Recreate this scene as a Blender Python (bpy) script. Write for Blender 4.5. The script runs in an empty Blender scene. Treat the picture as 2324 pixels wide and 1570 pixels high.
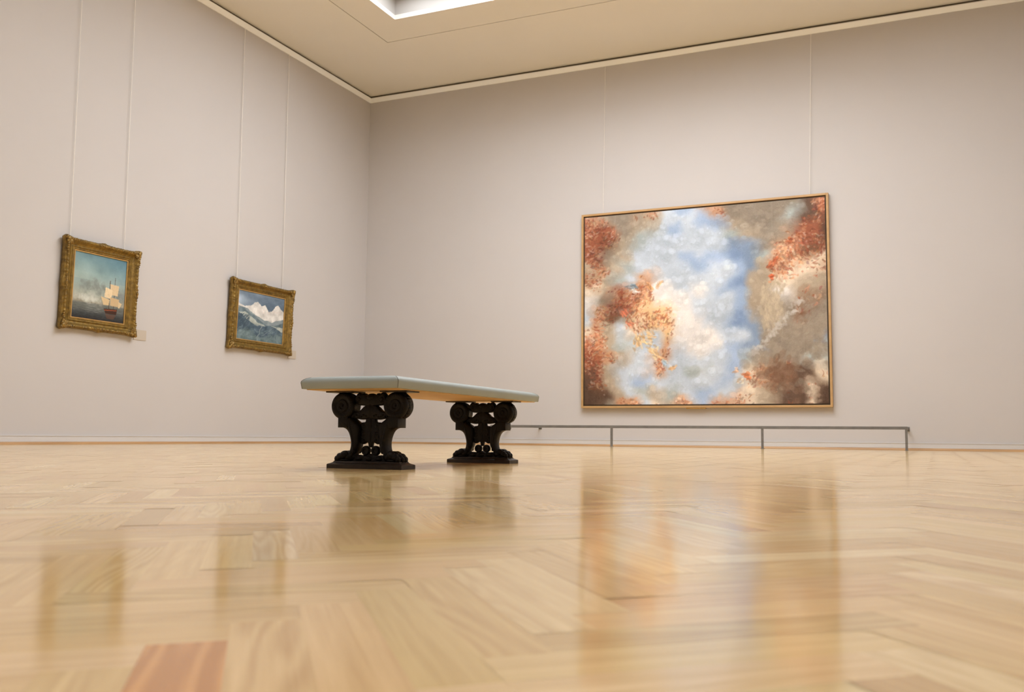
import bpy, bmesh, math, random
import numpy as np
from mathutils import Vector, Matrix
from mathutils.geometry import tessellate_polygon

scene = bpy.context.scene
COL = scene.collection
PI = math.pi

# ------------------------------------------------------------------ camera
F_PX, YAW, PITCH, ROLL = 2153.195, -0.420074, 0.095063, 0.0093936
CAM = Vector((11.8931, -18.3524, 0.175))
fw = Vector((math.sin(YAW) * math.cos(PITCH), math.cos(YAW) * math.cos(PITCH), math.sin(PITCH)))
rt = Vector((math.cos(YAW), -math.sin(YAW), 0))
up = rt.cross(fw)
r2 = rt * math.cos(ROLL) + up * math.sin(ROLL)
u2 = -rt * math.sin(ROLL) + up * math.cos(ROLL)
cam_data = bpy.data.cameras.new('camera')
cam_data.sensor_fit = 'HORIZONTAL'
cam_data.sensor_width = 36.0
cam_data.lens = F_PX / 2324 * 36.0
cam_data.clip_start = 0.02
cam_data.clip_end = 200
cam_data.dof.use_dof = True
cam_data.dof.focus_distance = 6.5
cam_data.dof.aperture_fstop = 7.0
cam = bpy.data.objects.new('camera', cam_data)
COL.objects.link(cam)
cam.matrix_world = Matrix(((r2.x, u2.x, -fw.x, CAM.x), (r2.y, u2.y, -fw.y, CAM.y), (r2.z, u2.z, -fw.z, CAM.z), (0, 0, 0, 1)))
scene.camera = cam

# ------------------------------------------------------------------ world, light levels, exposure
world = bpy.data.worlds.new('world')
scene.world = world
world.use_nodes = True
world.node_tree.nodes['Background'].inputs[0].default_value = (0.8, 0.9, 1.0, 1)
world.node_tree.nodes['Background'].inputs[1].default_value = 0.05
SKYLIGHT_STRENGTH = 7.7
SKYLIGHT_COLOR = (0.97, 0.985, 1.0)
scene.view_settings.view_transform = 'Standard'
scene.view_settings.look = 'None'
scene.view_settings.gamma = 1.0
scene.view_settings.use_curve_mapping = False
scene.view_settings.exposure = 0.0

# ------------------------------------------------------------------ room measures (metres)
RX, RY = 15.5, -23.5          # room: x 0..RX, y RY..0
RAIL_Z0, RAIL_Z1 = 7.915, 8.0
CEIL = 8.06
SX0, SX1, SY0, SY1 = 2.70, 12.6, -12.2, -3.39   # laylight opening
GX0, GX1, GY0, GY1 = 2.005, 13.3, -13.1, -2.52  # groove rectangle
REC = 8.47


# ------------------------------------------------------------------ helpers
def srgb(r, g, b):
    f = lambda c: (c / 255 / 12.92) if c / 255 <= .04045 else ((c / 255 + .055) / 1.055) ** 2.4
    return (f(r), f(g), f(b), 1)


def newmat(name):
    m = bpy.data.materials.new(name)
    m.use_nodes = True
    nt = m.node_tree
    return m, nt, nt.nodes['Principled BSDF']


def node(nt, t, **kw):
    n = nt.nodes.new(t)
    for k, v in kw.items():
        setattr(n, k, v)
    return n


def noise_mat(name, c1, c2, scale=(4, 4, 4), rough=.6, metal=0.0, bump=0.0, bscale=60, detail=4, spec=.5, coat=0.0):
    m, nt, b = newmat(name)
    tc = node(nt, 'ShaderNodeTexCoord')
    mp = node(nt, 'ShaderNodeMapping')
    mp.inputs['Scale'].default_value = scale
    n = node(nt, 'ShaderNodeTexNoise')
    n.inputs['Scale'].default_value = 1
    n.inputs['Detail'].default_value = detail
    mix = node(nt, 'ShaderNodeMix', data_type='RGBA')
    mix.inputs[6].default_value = c1
    mix.inputs[7].default_value = c2
    ramp = node(nt, 'ShaderNodeMapRange')
    ramp.inputs[1].default_value = .3
    ramp.inputs[2].default_value = .7
    L = nt.links.new
    L(tc.outputs['Object'], mp.inputs[0]); L(mp.outputs[0], n.inputs['Vector'])
    L(n.outputs[0], ramp.inputs[0]); L(ramp.outputs[0], mix.inputs[0]); L(mix.outputs[2], b.inputs['Base Color'])
    b.inputs['Roughness'].default_value = rough
    b.inputs['Metallic'].default_value = metal
    b.inputs['Specular IOR Level'].default_value = spec
    b.inputs['Coat Weight'].default_value = coat
    if bump:
        n2 = node(nt, 'ShaderNodeTexNoise')
        n2.inputs['Scale'].default_value = bscale
        n2.inputs['Detail'].default_value = 3
        bp = node(nt, 'ShaderNodeBump')
        bp.inputs['Strength'].default_value = bump
        bp.inputs['Distance'].default_value = .01
        L(tc.outputs['Object'], n2.inputs['Vector']); L(n2.outputs[0], bp.inputs['Height']); L(bp.outputs[0], b.inputs['Normal'])
    return m


def link_mesh(name, verts, faces, mat=None, parent=None, smooth=False, loc=None):
    me = bpy.data.meshes.new(name)
    me.from_pydata([tuple(v) for v in verts], [], faces)
    me.validate()
    if mat:
        me.materials.append(mat)
    if smooth:
        me.polygons.foreach_set('use_smooth', [True] * len(me.polygons))
    o = bpy.data.objects.new(name, me)
    COL.objects.link(o)
    if parent:
        o.parent = parent
    if loc:
        o.location = loc
    return o


def link_bm(name, bm, mat=None, parent=None, smooth=None, loc=None):
    bmesh.ops.recalc_face_normals(bm, faces=bm.faces)
    me = bpy.data.meshes.new(name)
    bm.to_mesh(me)
    bm.free()
    if mat:
        me.materials.append(mat)
    if smooth is not None:
        me.polygons.foreach_set('use_smooth', [True] * len(me.polygons))
        if smooth < 180:
            me.set_sharp_from_angle(angle=math.radians(smooth))
    o = bpy.data.objects.new(name, me)
    COL.objects.link(o)
    if parent:
        o.parent = parent
    if loc:
        o.location = loc
    return o


def bm_box(bm, x0, y0, z0, x1, y1, z1, bevel=0, seg=2):
    M = Matrix.Translation(((x0 + x1) / 2, (y0 + y1) / 2, (z0 + z1) / 2)) @ Matrix.Diagonal((x1 - x0, y1 - y0, z1 - z0, 1))
    r = bmesh.ops.create_cube(bm, size=1, matrix=M)
    if bevel:
        es = list({e for v in r['verts'] for e in v.link_edges})
        bmesh.ops.bevel(bm, geom=es, offset=bevel, segments=seg, affect='EDGES', profile=.5)


def bm_ball(bm, c, r, rot=None, u=14, v=9):
    M = Matrix.Translation(c)
    if rot is not None:
        M = M @ rot.to_4x4()
    M = M @ Matrix.Diagonal((r[0], r[1], r[2], 1))
    bmesh.ops.create_uvsphere(bm, u_segments=u, v_segments=v, radius=1, matrix=M)


def empty(name, loc, label=None, cat=None, group=None, rotz=0):
    o = bpy.data.objects.new(name, None)
    o.empty_display_size = .1
    COL.objects.link(o)
    o.location = loc
    o.rotation_euler = (0, 0, rotz)
    tag(o, label, cat, group)
    return o


def tag(o, label=None, cat=None, group=None, kind=None):
    if label: o['label'] = label
    if cat: o['category'] = cat
    if group: o['group'] = group
    if kind: o['kind'] = kind
    return o


def structure(o):
    o['kind'] = 'structure'
    return o


# ------------------------------------------------------------------ materials
M_wall = noise_mat('wall_paint', (.545, .524, .520, 1), (.53, .509, .505, 1), (.5, .5, .5), rough=.85, bump=.03, bscale=90, spec=.2)
M_ceil = noise_mat('ceiling_paint', (.745, .73, .70, 1), (.725, .71, .68, 1), (.4, .4, .4), rough=.9, spec=.15)
M_trim = noise_mat('white_trim', (.80, .77, .74, 1), (.78, .75, .72, 1), (1, 1, 1), rough=.5)
M_reveal_paint = noise_mat('laylight_reveal_paint', (.42, .41, .40, 1), (.40, .39, .38, 1), (1, 1, 1), rough=.7)
M_rail = noise_mat('rail_white', (.90, .93, .97, 1), (.89, .92, .96, 1), (1, 1, 1), rough=.45)
M_base = noise_mat('baseboard_paint', (.61, .60, .60, 1), (.59, .58, .58, 1), (1, 1, 1), rough=.5)
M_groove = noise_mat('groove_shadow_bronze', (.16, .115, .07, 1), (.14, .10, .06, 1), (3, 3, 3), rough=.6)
M_gapdark = noise_mat('shadow_gap_strip', (.10, .07, .04, 1), (.08, .055, .03, 1), (2, 2, 2), rough=.45)  # dark colour stands in for the shade of the gap under the ceiling
M_shoe = noise_mat('oak_shoe_moulding', (.50, .30, .14, 1), (.36, .20, .085, 1), (.8, .8, 20), rough=.4)
M_steel = noise_mat('grey_painted_steel', (.20, .195, .185, 1), (.15, .145, .14, 1), (6, 6, 12), rough=.45, metal=.35)
M_wood_dark = noise_mat('dark_carved_walnut', (.0055, .003, .002, 1), (.0028, .0016, .0012, 1), (18, 18, 6), rough=.45, bump=.25, bscale=90, spec=.22)
M_plinth = noise_mat('worn_dark_walnut', (.034, .021, .013, 1), (.016, .009, .006, 1), (14, 14, 30), rough=.42, bump=.2, bscale=60, spec=.35)
M_vinyl = noise_mat('grey_green_vinyl', (.34, .375, .36, 1), (.32, .355, .34, 1), (8, 8, 8), rough=.55, bump=.06, bscale=500, spec=.35)
M_ply = noise_mat('plywood_underside', (.62, .40, .17, 1), (.55, .34, .14, 1), (1.5, 14, 4), rough=.6)
M_seam = noise_mat('dark_seam', (.17, .175, .16, 1), (.14, .145, .13, 1), (8, 8, 8), rough=.8)
M_label = noise_mat('label_card', (.49, .435, .37, 1), (.47, .415, .35, 1), (6, 6, 6), rough=.6)
M_wire = noise_mat('pale_hanging_wire', (.85, .82, .78, 1), (.8, .77, .73, 1), (20, 20, 20), rough=.4)
M_oakframe = noise_mat('light_oak_frame', (.50, .31, .135, 1), (.42, .25, .10, 1), (3, 3, 9), rough=.45)
M_reveal = noise_mat('dark_rebate', (.05, .03, .012, 1), (.035, .02, .01, 1), (3, 3, 3), rough=.7)
M_slip = noise_mat('gilt_slip', (.52, .32, .11, 1), (.42, .25, .08, 1), (14, 14, 14), rough=.4, metal=.35)
M_gilt = noise_mat('old_gilding', (.30, .185, .036, 1), (.12, .07, .013, 1), (16, 16, 16), rough=.36, metal=.45, bump=.5, bscale=70, detail=6)
M_gilt2 = noise_mat('old_gilding_relief', (.36, .23, .06, 1), (.11, .062, .015, 1), (24, 24, 24), rough=.30, metal=.5, bump=.4, bscale=90, detail=6)


def emit_mat(name, col, st):
    m, nt, b = newmat(name)
    nt.nodes.remove(b)
    e = node(nt, 'ShaderNodeEmission')
    e.inputs[0].default_value = (*col, 1)
    e.inputs[1].default_value = st
    nt.links.new(e.outputs[0], nt.nodes['Material Output'].inputs[0])
    return m


# uneven glow per pane, made up to balance wall and floor light, first row nearest the back wall, left to right
PANES = [[1.1, 1.9, 2.2, 1.3, .3],
         [.2, .6, 1.8, 1.1, .3],
         [.05, .2, 1.3, 1.2, .6],
         [.05, .1, .7, 1.1, .9],
         [.05, .1, .6, 1.1, .9]]
PANES_ADDED = [[.6, .2, .1, .1, .1],  # glow levels of the added second laylight
              [1.1, .4, .15, .12, .12],
              [1.1, .4, .15, .12, .12]]



# ------------------------------------------------------------------ floor: herringbone oak, planks at 45 degrees
def floor_material():
    m, nt, b = newmat('oak_herringbone')
    L = nt.links.new
    at = node(nt, 'ShaderNodeAttribute', attribute_name='plank')
    uv = node(nt, 'ShaderNodeUVMap', uv_map='grain')
    # long fibre streaks
    mp = node(nt, 'ShaderNodeMapping'); mp.inputs['Scale'].default_value = (1.6, 70, 1)
    n1 = node(nt, 'ShaderNodeTexNoise'); n1.inputs['Scale'].default_value = 1; n1.inputs['Detail'].default_value = 5; n1.inputs['Roughness'].default_value = .6
    L(uv.outputs[0], mp.inputs[0]); L(mp.outputs[0], n1.inputs['Vector'])
    # cathedral growth rings
    mp2 = node(nt, 'ShaderNodeMapping'); mp2.inputs['Scale'].default_value = (1.5, 15, 1)
    n2 = node(nt, 'ShaderNodeTexNoise'); n2.inputs['Scale'].default_value = .8; n2.inputs['Detail'].default_value = 1.5
    L(uv.outputs[0], mp2.inputs[0]); L(mp2.outputs[0], n2.inputs['Vector'])
    mul = node(nt, 'ShaderNodeMath', operation='MULTIPLY'); mul.inputs[1].default_value = 80
    L(n2.outputs[0], mul.inputs[0])
    sn = node(nt, 'ShaderNodeMath', operation='SINE'); L(mul.outputs[0], sn.inputs[0])
    mr = node(nt, 'ShaderNodeMapRange'); mr.inputs[1].default_value = -1; mr.inputs[2].default_value = 1
    L(sn.outputs[0], mr.inputs[0])
    # fine pores
    mp3 = node(nt, 'ShaderNodeMapping'); mp3.inputs['Scale'].default_value = (14, 500, 1)
    n3 = node(nt, 'ShaderNodeTexNoise'); n3.inputs['Scale'].default_value = 1; n3.inputs['Detail'].default_value = 2
    L(uv.outputs[0], mp3.inputs[0]); L(mp3.outputs[0], n3.inputs['Vector'])
    a = node(nt, 'ShaderNodeMath', operation='MULTIPLY'); a.inputs[1].default_value = .75; L(n1.outputs[0], a.inputs[0])
    sep = node(nt, 'ShaderNodeAttribute', attribute_name='figure')
    amp = node(nt, 'ShaderNodeMath', operation='MULTIPLY'); L(mr.outputs[0], amp.inputs[0]); L(sep.outputs['Fac'], amp.inputs[1])
    s = node(nt, 'ShaderNodeMath', operation='ADD'); L(a.outputs[0], s.inputs[0]); L(amp.outputs[0], s.inputs[1])
    c = node(nt, 'ShaderNodeMath', operation='MULTIPLY_ADD'); c.inputs[1].default_value = .22
    L(n3.outputs[0], c.inputs[0]); L(s.outputs[0], c.inputs[2])
    ramp = node(nt, 'ShaderNodeValToRGB')
    e = ramp.color_ramp.elements
    e[0].position = .30; e[0].color = (1.08, 1.08, 1.07, 1)
    e[1].position = .92; e[1].color = (.75, .65, .52, 1)
    L(c.outputs[0], ramp.inputs[0])
    mx = node(nt, 'ShaderNodeMix', data_type='RGBA', blend_type='MULTIPLY'); mx.inputs[0].default_value = 1
    L(at.outputs['Color'], mx.inputs[6]); L(ramp.outputs[0], mx.inputs[7])
    L(mx.outputs[2], b.inputs['Base Color'])
    # lacquer: slightly wavy
    geo = node(nt, 'ShaderNodeNewGeometry')
    w = node(nt, 'ShaderNodeTexNoise'); w.inputs['Scale'].default_value = 5; w.inputs['Detail'].default_value = 2
    L(geo.outputs['Position'], w.inputs['Vector'])
    bp = node(nt, 'ShaderNodeBump'); bp.inputs['Strength'].default_value = .5; bp.inputs['Distance'].default_value = .0012
    L(w.outputs[0], bp.inputs['Height'])
    bp2 = node(nt, 'ShaderNodeBump'); bp2.inputs['Strength'].default_value = .10; bp2.inputs['Distance'].default_value = .0001
    L(n1.outputs[0], bp2.inputs['Height']); L(bp.outputs[0], bp2.inputs['Normal'])
    L(bp2.outputs[0], b.inputs['Normal'])
    rr = node(nt, 'ShaderNodeMapRange'); rr.inputs[3].default_value = .09; rr.inputs[4].default_value = .14
    L(n1.outputs[0], rr.inputs[0]); L(rr.outputs[0], b.inputs['Roughness'])
    b.inputs['IOR'].default_value = 1.46
    return m


def build_floor():
    rnd = random.Random(5)
    W, Lp = .0665, .3815
    q = 1 / math.sqrt(2)
    b0 = W - 16.412
    pha = -2.4407
    ka, kb = 1 / math.tan(math.radians(46)), 1 / math.tan(math.radians(39))   # the two plank directions, measured off the wall
    b0 = b0 + pha                      # plank i: a from pha+iW, b from b0+iW
    tones = [((242, 208, 150), 30), ((236, 201, 142), 26), ((246, 215, 160), 20), ((230, 194, 136), 14), ((249, 222, 172), 9), ((222, 185, 128), 7), ((233, 193, 138), 3)]
    pool = [c for c, n in tones for _ in range(n)]
    V, Fc, colr, fig, uvs = [], [], [], [], []
    margin = .0

    def plank(a0, a1, bb0, bb1, along_b, special=None):
        pts = [((a - b_) * q, (a * ka + b_ * kb) * q, a, b_) for a, b_ in ((a0, bb0), (a1, bb0), (a1, bb1), (a0, bb1))]
        if max(p[0] for p in pts) < margin or min(p[0] for p in pts) > RX - margin: return
        if max(p[1] for p in pts) < RY + margin or min(p[1] for p in pts) > -margin: return
        tx, ty = max(-.0018, min(.0018, rnd.gauss(0, .0007))), max(-.0018, min(.0018, rnd.gauss(0, .0007)))
        cx = sum(p[0] for p in pts) / 4; cy = sum(p[1] for p in pts) / 4
        base = len(V)
        ou, ov = rnd.uniform(0, 60), rnd.uniform(0, 60)
        flip = rnd.choice((-1, 1))
        for x, y, a, b_ in pts:
            x2, y2 = x, y
            V.append((x2, y2, (x - cx) * tx + (y - cy) * ty - .0002))
            u, v = (b_, a) if along_b else (a, b_)
            uvs.append((u * flip + ou, v + ov))
        Fc.append((base, base + 1, base + 2, base + 3))
        c = special or rnd.choice(pool)
        c = [max(0, min(255, ch + rnd.gauss(0, 1.5))) for ch in c]
        g = rnd.gauss(0, 3)
        colr.append(srgb(c[0] + g, c[1] + g, c[2] + g))
        fig.append(rnd.choice((.04, .06, .1, .14, .2, .28)) if not special else .5)

    n_i = int(40 / W)
    for k in range(-30, 60):           # columns, translated by (L,-L) each
        for i in range(-n_i, n_i):
            a0 = pha + i * W + k * Lp
            bb = b0 + i * W - k * Lp
            # cheap reject
            xm = (a0 - bb) * q; ym = (a0 * ka + bb * kb) * q
            if xm < -1 or xm > RX + 1 or ym < RY - 1 or ym > 1: continue
            sp = None
            if k == 0 and i == 0: sp = (230, 170, 98)
            plank(a0, a0 + W, bb, bb + Lp, True, sp)
            plank(a0, a0 + Lp, bb - W, bb, False)
    me = bpy.data.meshes.new('floor')
    me.from_pydata(V, [], Fc)
    uvl = me.uv_layers.new(name='grain')
    ca = me.color_attributes.new(name='plank', type='FLOAT_COLOR', domain='CORNER')
    fa = me.attributes.new(name='figure', type='FLOAT', domain='FACE')
    lv = np.zeros(len(me.loops), dtype=np.int32)
    me.loops.foreach_get('vertex_index', lv)
    uvl = me.uv_layers['grain']; ca = me.color_attributes['plank']; fa = me.attributes['figure']
    uvl.data.foreach_set('uv', np.array(uvs)[lv].ravel())
    ca.data.foreach_set('color', np.array(colr)[lv // 4].ravel())
    fa.data.foreach_set('value', np.array(fig))
    bm = bmesh.new(); bm.from_mesh(me)
    for co, no in (((0, 0, 0), (-1, 0, 0)), ((RX, 0, 0), (1, 0, 0)), ((0, 0, 0), (0, 1, 0)), ((0, RY, 0), (0, -1, 0))):
        bmesh.ops.bisect_plane(bm, geom=bm.verts[:] + bm.edges[:] + bm.faces[:], plane_co=co, plane_no=no, clear_outer=True)
    # subfloor seen only in the hairline joints
    for f in bm.faces: f.normal_flip() if f.normal.z < 0 else None
    bm.to_mesh(me); bm.free()
    me.materials.append(floor_material())
    o = bpy.data.objects.new('floor', me); COL.objects.link(o); structure(o)
    sub = bmesh.new(); bm_box(sub, -.2, RY - .2, -.12, RX + .2, .2, -.0007)
    s = link_bm('subfloor', sub, noise_mat('joint_filler', (.42, .29, .17, 1), (.36, .24, .13, 1), (5, 5, 5), rough=.6), parent=o)
    return o


build_floor()


# ------------------------------------------------------------------ walls, ceiling, trim
def box_structure(name, dims, mat, bevel=0, parent=None):
    bm = bmesh.new(); bm_box(bm, *dims, bevel=bevel)
    o = link_bm(name, bm, mat, parent=parent)
    return o if parent else structure(o)


box_structure('wall_left', (-.2, RY - .2, 0, 0, .2, 8.7), M_wall)
box_structure('wall_back', (0, 0, 0, RX, .2, 8.7), M_wall)
box_structure('wall_right', (RX, RY - .2, 0, RX + .2, .2, 8.7), M_wall)
box_structure('wall_front', (0, RY - .2, 0, RX, RY, 8.7), M_wall)

# ceiling slab with an opening for the laylight, and a bronze-coloured shadow groove round it
bm = bmesh.new()
gw = .018


def ring(bm, ox0, oy0, ox1, oy1, ix0, iy0, ix1, iy1, z0, z1):
    bm_box(bm, ox0, oy0, z0, ix0, oy1, z1)
    bm_box(bm, ix1, oy0, z0, ox1, oy1, z1)
    bm_box(bm, ix0, oy0, z0, ix1, iy0, z1)
    bm_box(bm, ix0, iy1, z0, ix1, oy1, z1)




def plate(bm, holes, z0, z1):
    """ceiling layer over the whole room with rectangular holes (x0,x1,y0,y1), ordered from the back wall"""
    y = 0
    for hx0, hx1, hy0, hy1 in holes:
        bm_box(bm, 0, hy1, z0, RX, y, z1)
        bm_box(bm, 0, hy0, z0, hx0, hy1, z1)
        bm_box(bm, hx1, hy0, z0, RX, hy1, z1)
        y = hy0
    bm_box(bm, 0, RY, z0, RX, y, z1)


LAY = [(SX0, SX1, SY0, SY1), (SX0, SX1, -20.6, -15.2)]  # second opening is added out of view, for its light
GRO = [(GX0, GX1, GY0, GY1), (GX0, GX1, -21.3, -14.4)]  # second groove runs round the added opening
plate(bm, GRO, CEIL, CEIL + .05)
for (a, b_, c, d), (e, f, g, h) in zip(LAY, GRO):
    ring(bm, e + gw, g + gw, f - gw, h - gw, a, c, b_, d, CEIL, CEIL + .05)
plate(bm, LAY, CEIL + .05, CEIL + .09)
ceiling = structure(link_bm('ceiling', bm, M_ceil))
bm = bmesh.new()
for e, f, g, h in GRO:
    ring(bm, e, g, f, h, e + gw, g + gw, f - gw, h - gw, CEIL + .012, CEIL + .05)
link_bm('shadow_groove', bm, M_groove, parent=ceiling)

_levels = {}


def laylight(name, x0, x1, y0, y1, panes, bw=.28):
    """white reveal, white border frame with glazing bars, glowing panes"""
    bm = bmesh.new()
    ring(bm, x0 - .05, y0 - .05, x1 + .05, y1 + .05, x0, y0, x1, y1, CEIL + .09, REC + .12)
    win = structure(link_bm(name, bm, M_reveal_paint))
    bm = bmesh.new()
    ring(bm, x0, y0, x1, y1, x0 + bw, y0 + bw, x1 - bw, y1 - bw, REC, REC + .06)
    nx, ny = len(panes[0]), len(panes)
    for i in range(1, nx):
        x = x0 + (x1 - x0) * i / nx
        bm_box(bm, x - .03, y0 + bw, REC + .02, x + .03, y1 - bw, REC + .055)
    for j in range(1, ny):
        y = y0 + (y1 - y0) * j / ny
        bm_box(bm, x0 + bw, y - .03, REC + .021, x1 - bw, y + .03, REC + .054)
    link_bm('window_frame', bm, M_trim, parent=win)
    for j in range(ny):
        for i in range(nx):
            lv = panes[j][i]
            if lv not in _levels:
                _levels[lv] = emit_mat('lit_laylight_glass', SKYLIGHT_COLOR, SKYLIGHT_STRENGTH * lv)
            xa, xb = x0 + (x1 - x0) * i / nx, x0 + (x1 - x0) * (i + 1) / nx
            yb, ya = y1 - (y1 - y0) * j / ny, y1 - (y1 - y0) * (j + 1) / ny
            bm = bmesh.new(); bm_box(bm, xa + .005, ya + .005, REC + .062, xb - .005, yb - .005, REC + .07)
            link_bm('window_pane', bm, _levels[lv], parent=win)


laylight('window_1', *LAY[0], PANES)
laylight('added_laylight', *LAY[1], PANES_ADDED)  # unseen extra light opening, added to brighten near floor and back wall


def wall_run(name, d0, z0, z1, mat, bevel=0, which=('left', 'back', 'right', 'front')):
    out = []
    if 'left' in which: out.append(box_structure(name + '_left', (0, RY, z0, d0, 0, z1), mat, bevel))
    if 'back' in which: out.append(box_structure(name + '_back', (d0, -d0, z0, RX - d0, 0, z1), mat, bevel))
    if 'right' in which: out.append(box_structure(name + '_right', (RX - d0, RY, z0, RX, 0, z1), mat, bevel))
    if 'front' in which: out.append(box_structure(name + '_front', (d0, RY, z0, RX - d0, RY + d0, z1), mat, bevel))
    return out


# picture rail: white fascia, with dark strips above it painted in for the shadow gap
tn = 0


def trim_ring(d_out, d_in, z0, z1, mat):
    """one continuous moulding round the room, between offsets d_in..d_out from the walls"""
    global tn
    tn += 1
    bm = bmesh.new()
    ring(bm, d_in, RY + d_in, RX - d_in, -d_in, d_out, RY + d_out, RX - d_out, -d_out, z0, z1)
    return structure(link_bm('trim_%d' % tn, bm, mat))


bm = bmesh.new()
tn += 1
sec = [(.0, RAIL_Z0), (.022, RAIL_Z0), (.070, RAIL_Z1), (.0, RAIL_Z1)]
rings = [[bm.verts.new(v) for v in ((d, RY + d, z), (RX - d, RY + d, z), (RX - d, -d, z), (d, -d, z))] for d, z in sec]
for k in range(4):
    a, b_ = rings[k], rings[(k + 1) % 4]
    for i in range(4):
        bm.faces.new((a[i], a[(i + 1) % 4], b_[(i + 1) % 4], b_[i]))
structure(link_bm('trim_%d' % tn, bm, M_rail))
trim_ring(.030, 0, RAIL_Z1, RAIL_Z1 + .012, M_gapdark)
trim_ring(.042, 0, RAIL_Z1 + .012, RAIL_Z1 + .026, M_ceil)
trim_ring(.020, 0, RAIL_Z1 + .026, CEIL, M_gapdark)

# baseboards: flat white board with a small bead on top, oak shoe moulding at the floor
for nm, (ax, side) in dict(left=('x', 0), back=('y', 0), right=('x', 1), front=('y', 1)).items():
    bm = bmesh.new()

    def put(d, z0, z1):
        if nm == 'left': bm_box(bm, 0, RY, z0, d, 0, z1)
        if nm == 'back': bm_box(bm, .0, -d, z0, RX, 0, z1)
        if nm == 'right': bm_box(bm, RX - d, RY, z0, RX, 0, z1)
        if nm == 'front': bm_box(bm, 0, RY, z0, RX, RY + d, z1)
    put(.018, .0, .118)
    put(.024, .118, .130)
    bb = structure(link_bm('baseboard_' + nm, bm, M_base))
    # quarter-round shoe
    prof = [(0.0, .0)] + [(.034 * math.cos(t), .036 * math.sin(t)) for t in [PI / 2 * i / 5 for i in range(6)]]
    vs, fs = [], []
    o0 = .018
    for end in (0, 1):
        for d, z in prof:
            d += o0
            if nm == 'left': vs.append((d, RY if end else 0, z))
            if nm == 'back': vs.append((RX if end else 0, -d, z))
            if nm == 'right': vs.append((RX - d, RY if end else 0, z))
            if nm == 'front': vs.append((RX if end else 0, RY + d, z))
    n = len(prof)
    for i in range(n):
        fs.append((i, (i + 1) % n, n + (i + 1) % n, n + i))
    fs += [tuple(range(n)), tuple(range(2 * n - 1, n - 1, -1))]
    link_mesh('shoe_moulding', vs, fs, M_shoe, parent=bb)


# ------------------------------------------------------------------ painted canvases (numpy -> colour attribute on a dense grid)
def resize(a, H, W):
    h, w = a.shape[:2]
    y = np.linspace(0, h - 1, H); x = np.linspace(0, w - 1, W)
    y0 = np.clip(y.astype(int), 0, h - 2); x0 = np.clip(x.astype(int), 0, w - 2)
    fy = y - y0; fx = x - x0
    fy = fy * fy * (3 - 2 * fy); fx = fx * fx * (3 - 2 * fx)
    if a.ndim == 3:
        fy = fy[:, None, None]; fx = fx[None, :, None]
    else:
        fy = fy[:, None]; fx = fx[None, :]
    A = a[y0][:, x0]; B = a[y0][:, x0 + 1]; C = a[y0 + 1][:, x0]; D = a[y0 + 1][:, x0 + 1]
    return (A * (1 - fx) + B * fx) * (1 - fy) + (C * (1 - fx) + D * fx) * fy


def fbm(H, W, base, rs, octaves=5, aspect=1.0, gain=.55):
    out = np.zeros((H, W)); amp = 1; tot = 0
    for o in range(octaves):
        n = max(2, int(base * 2 ** o)); m = max(2, int(base * 2 ** o * W / H * aspect))
        if n > H * 2: break
        out += amp * resize(rs.rand(n + 1, m + 1), H, W); tot += amp; amp *= gain
    return out / tot


def warp(img, dx, dy):
    H, W = img.shape[:2]
    Y, X = np.mgrid[0:H, 0:W]
    return img[np.clip((Y + dy).astype(int), 0, H - 1), np.clip((X + dx).astype(int), 0, W - 1)]


def stroke(img, cx, cy, L, w, ang, col, al=.8, curve=0):
    """an elliptical (optionally bent) brush mark, pixels"""
    H, W = img.shape[:2]
    R = int(L + w + 2)
    x0, x1 = max(0, int(cx - R)), min(W, int(cx + R + 1)); y0, y1 = max(0, int(cy - R)), min(H, int(cy + R + 1))
    if x1 <= x0 or y1 <= y0: return
    Y, X = np.mgrid[y0:y1, x0:x1]
    dx, dy = X - cx, Y - cy
    u = dx * math.cos(ang) + dy * math.sin(ang); v = -dx * math.sin(ang) + dy * math.cos(ang)
    v = v - curve * u * u / max(L, 1)
    d = (u / L) ** 2 + (v / w) ** 2
    a = np.clip((1 - d) * 2.2, 0, 1)[..., None] * al
    img[y0:y1, x0:x1] = img[y0:y1, x0:x1] * (1 - a) + np.array(col) * a


def poly_fill(img, pts, col, al=1.0):
    """filled polygon, pts in 0..1 (u right, v down)"""
    H, W = img.shape[:2]
    P = [(u * W, v * H) for u, v in pts]
    x0 = max(0, int(min(p[0] for p in P)) - 1); x1 = min(W, int(max(p[0] for p in P)) + 2)
    y0 = max(0, int(min(p[1] for p in P)) - 1); y1 = min(H, int(max(p[1] for p in P)) + 2)
    if x1 <= x0 or y1 <= y0: return
    Y, X = np.mgrid[y0:y1, x0:x1] + .5
    ins = np.zeros(X.shape, bool); n = len(P)
    for i in range(n):
        (xa, ya), (xb, yb) = P[i], P[(i + 1) % n]
        if ya == yb: continue
        c = ((ya > Y) != (yb > Y)) & (X < (xb - xa) * (Y - ya) / (yb - ya) + xa)
        ins ^= c
    if isinstance(al, float): al = np.full(X.shape, al)
    a = (ins * al)[..., None]
    img[y0:y1, x0:x1] = img[y0:y1, x0:x1] * (1 - a) + np.array(col) * a


def brushwork(img, rs, n, L, w, angf, jit=8, al=.5):
    H, W = img.shape[:2]
    src = img.copy()
    for _ in range(n):
        cx, cy = rs.rand() * W, rs.rand() * H
        c = src[int(cy), int(cx)] + rs.randn() * jit + rs.randn(3) * jit * .3
        stroke(img, cx, cy, L * (.5 + rs.rand()), w * (.6 + rs.rand() * .8), angf(cx / W, cy / H) + rs.randn() * .4, c, al)


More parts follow.
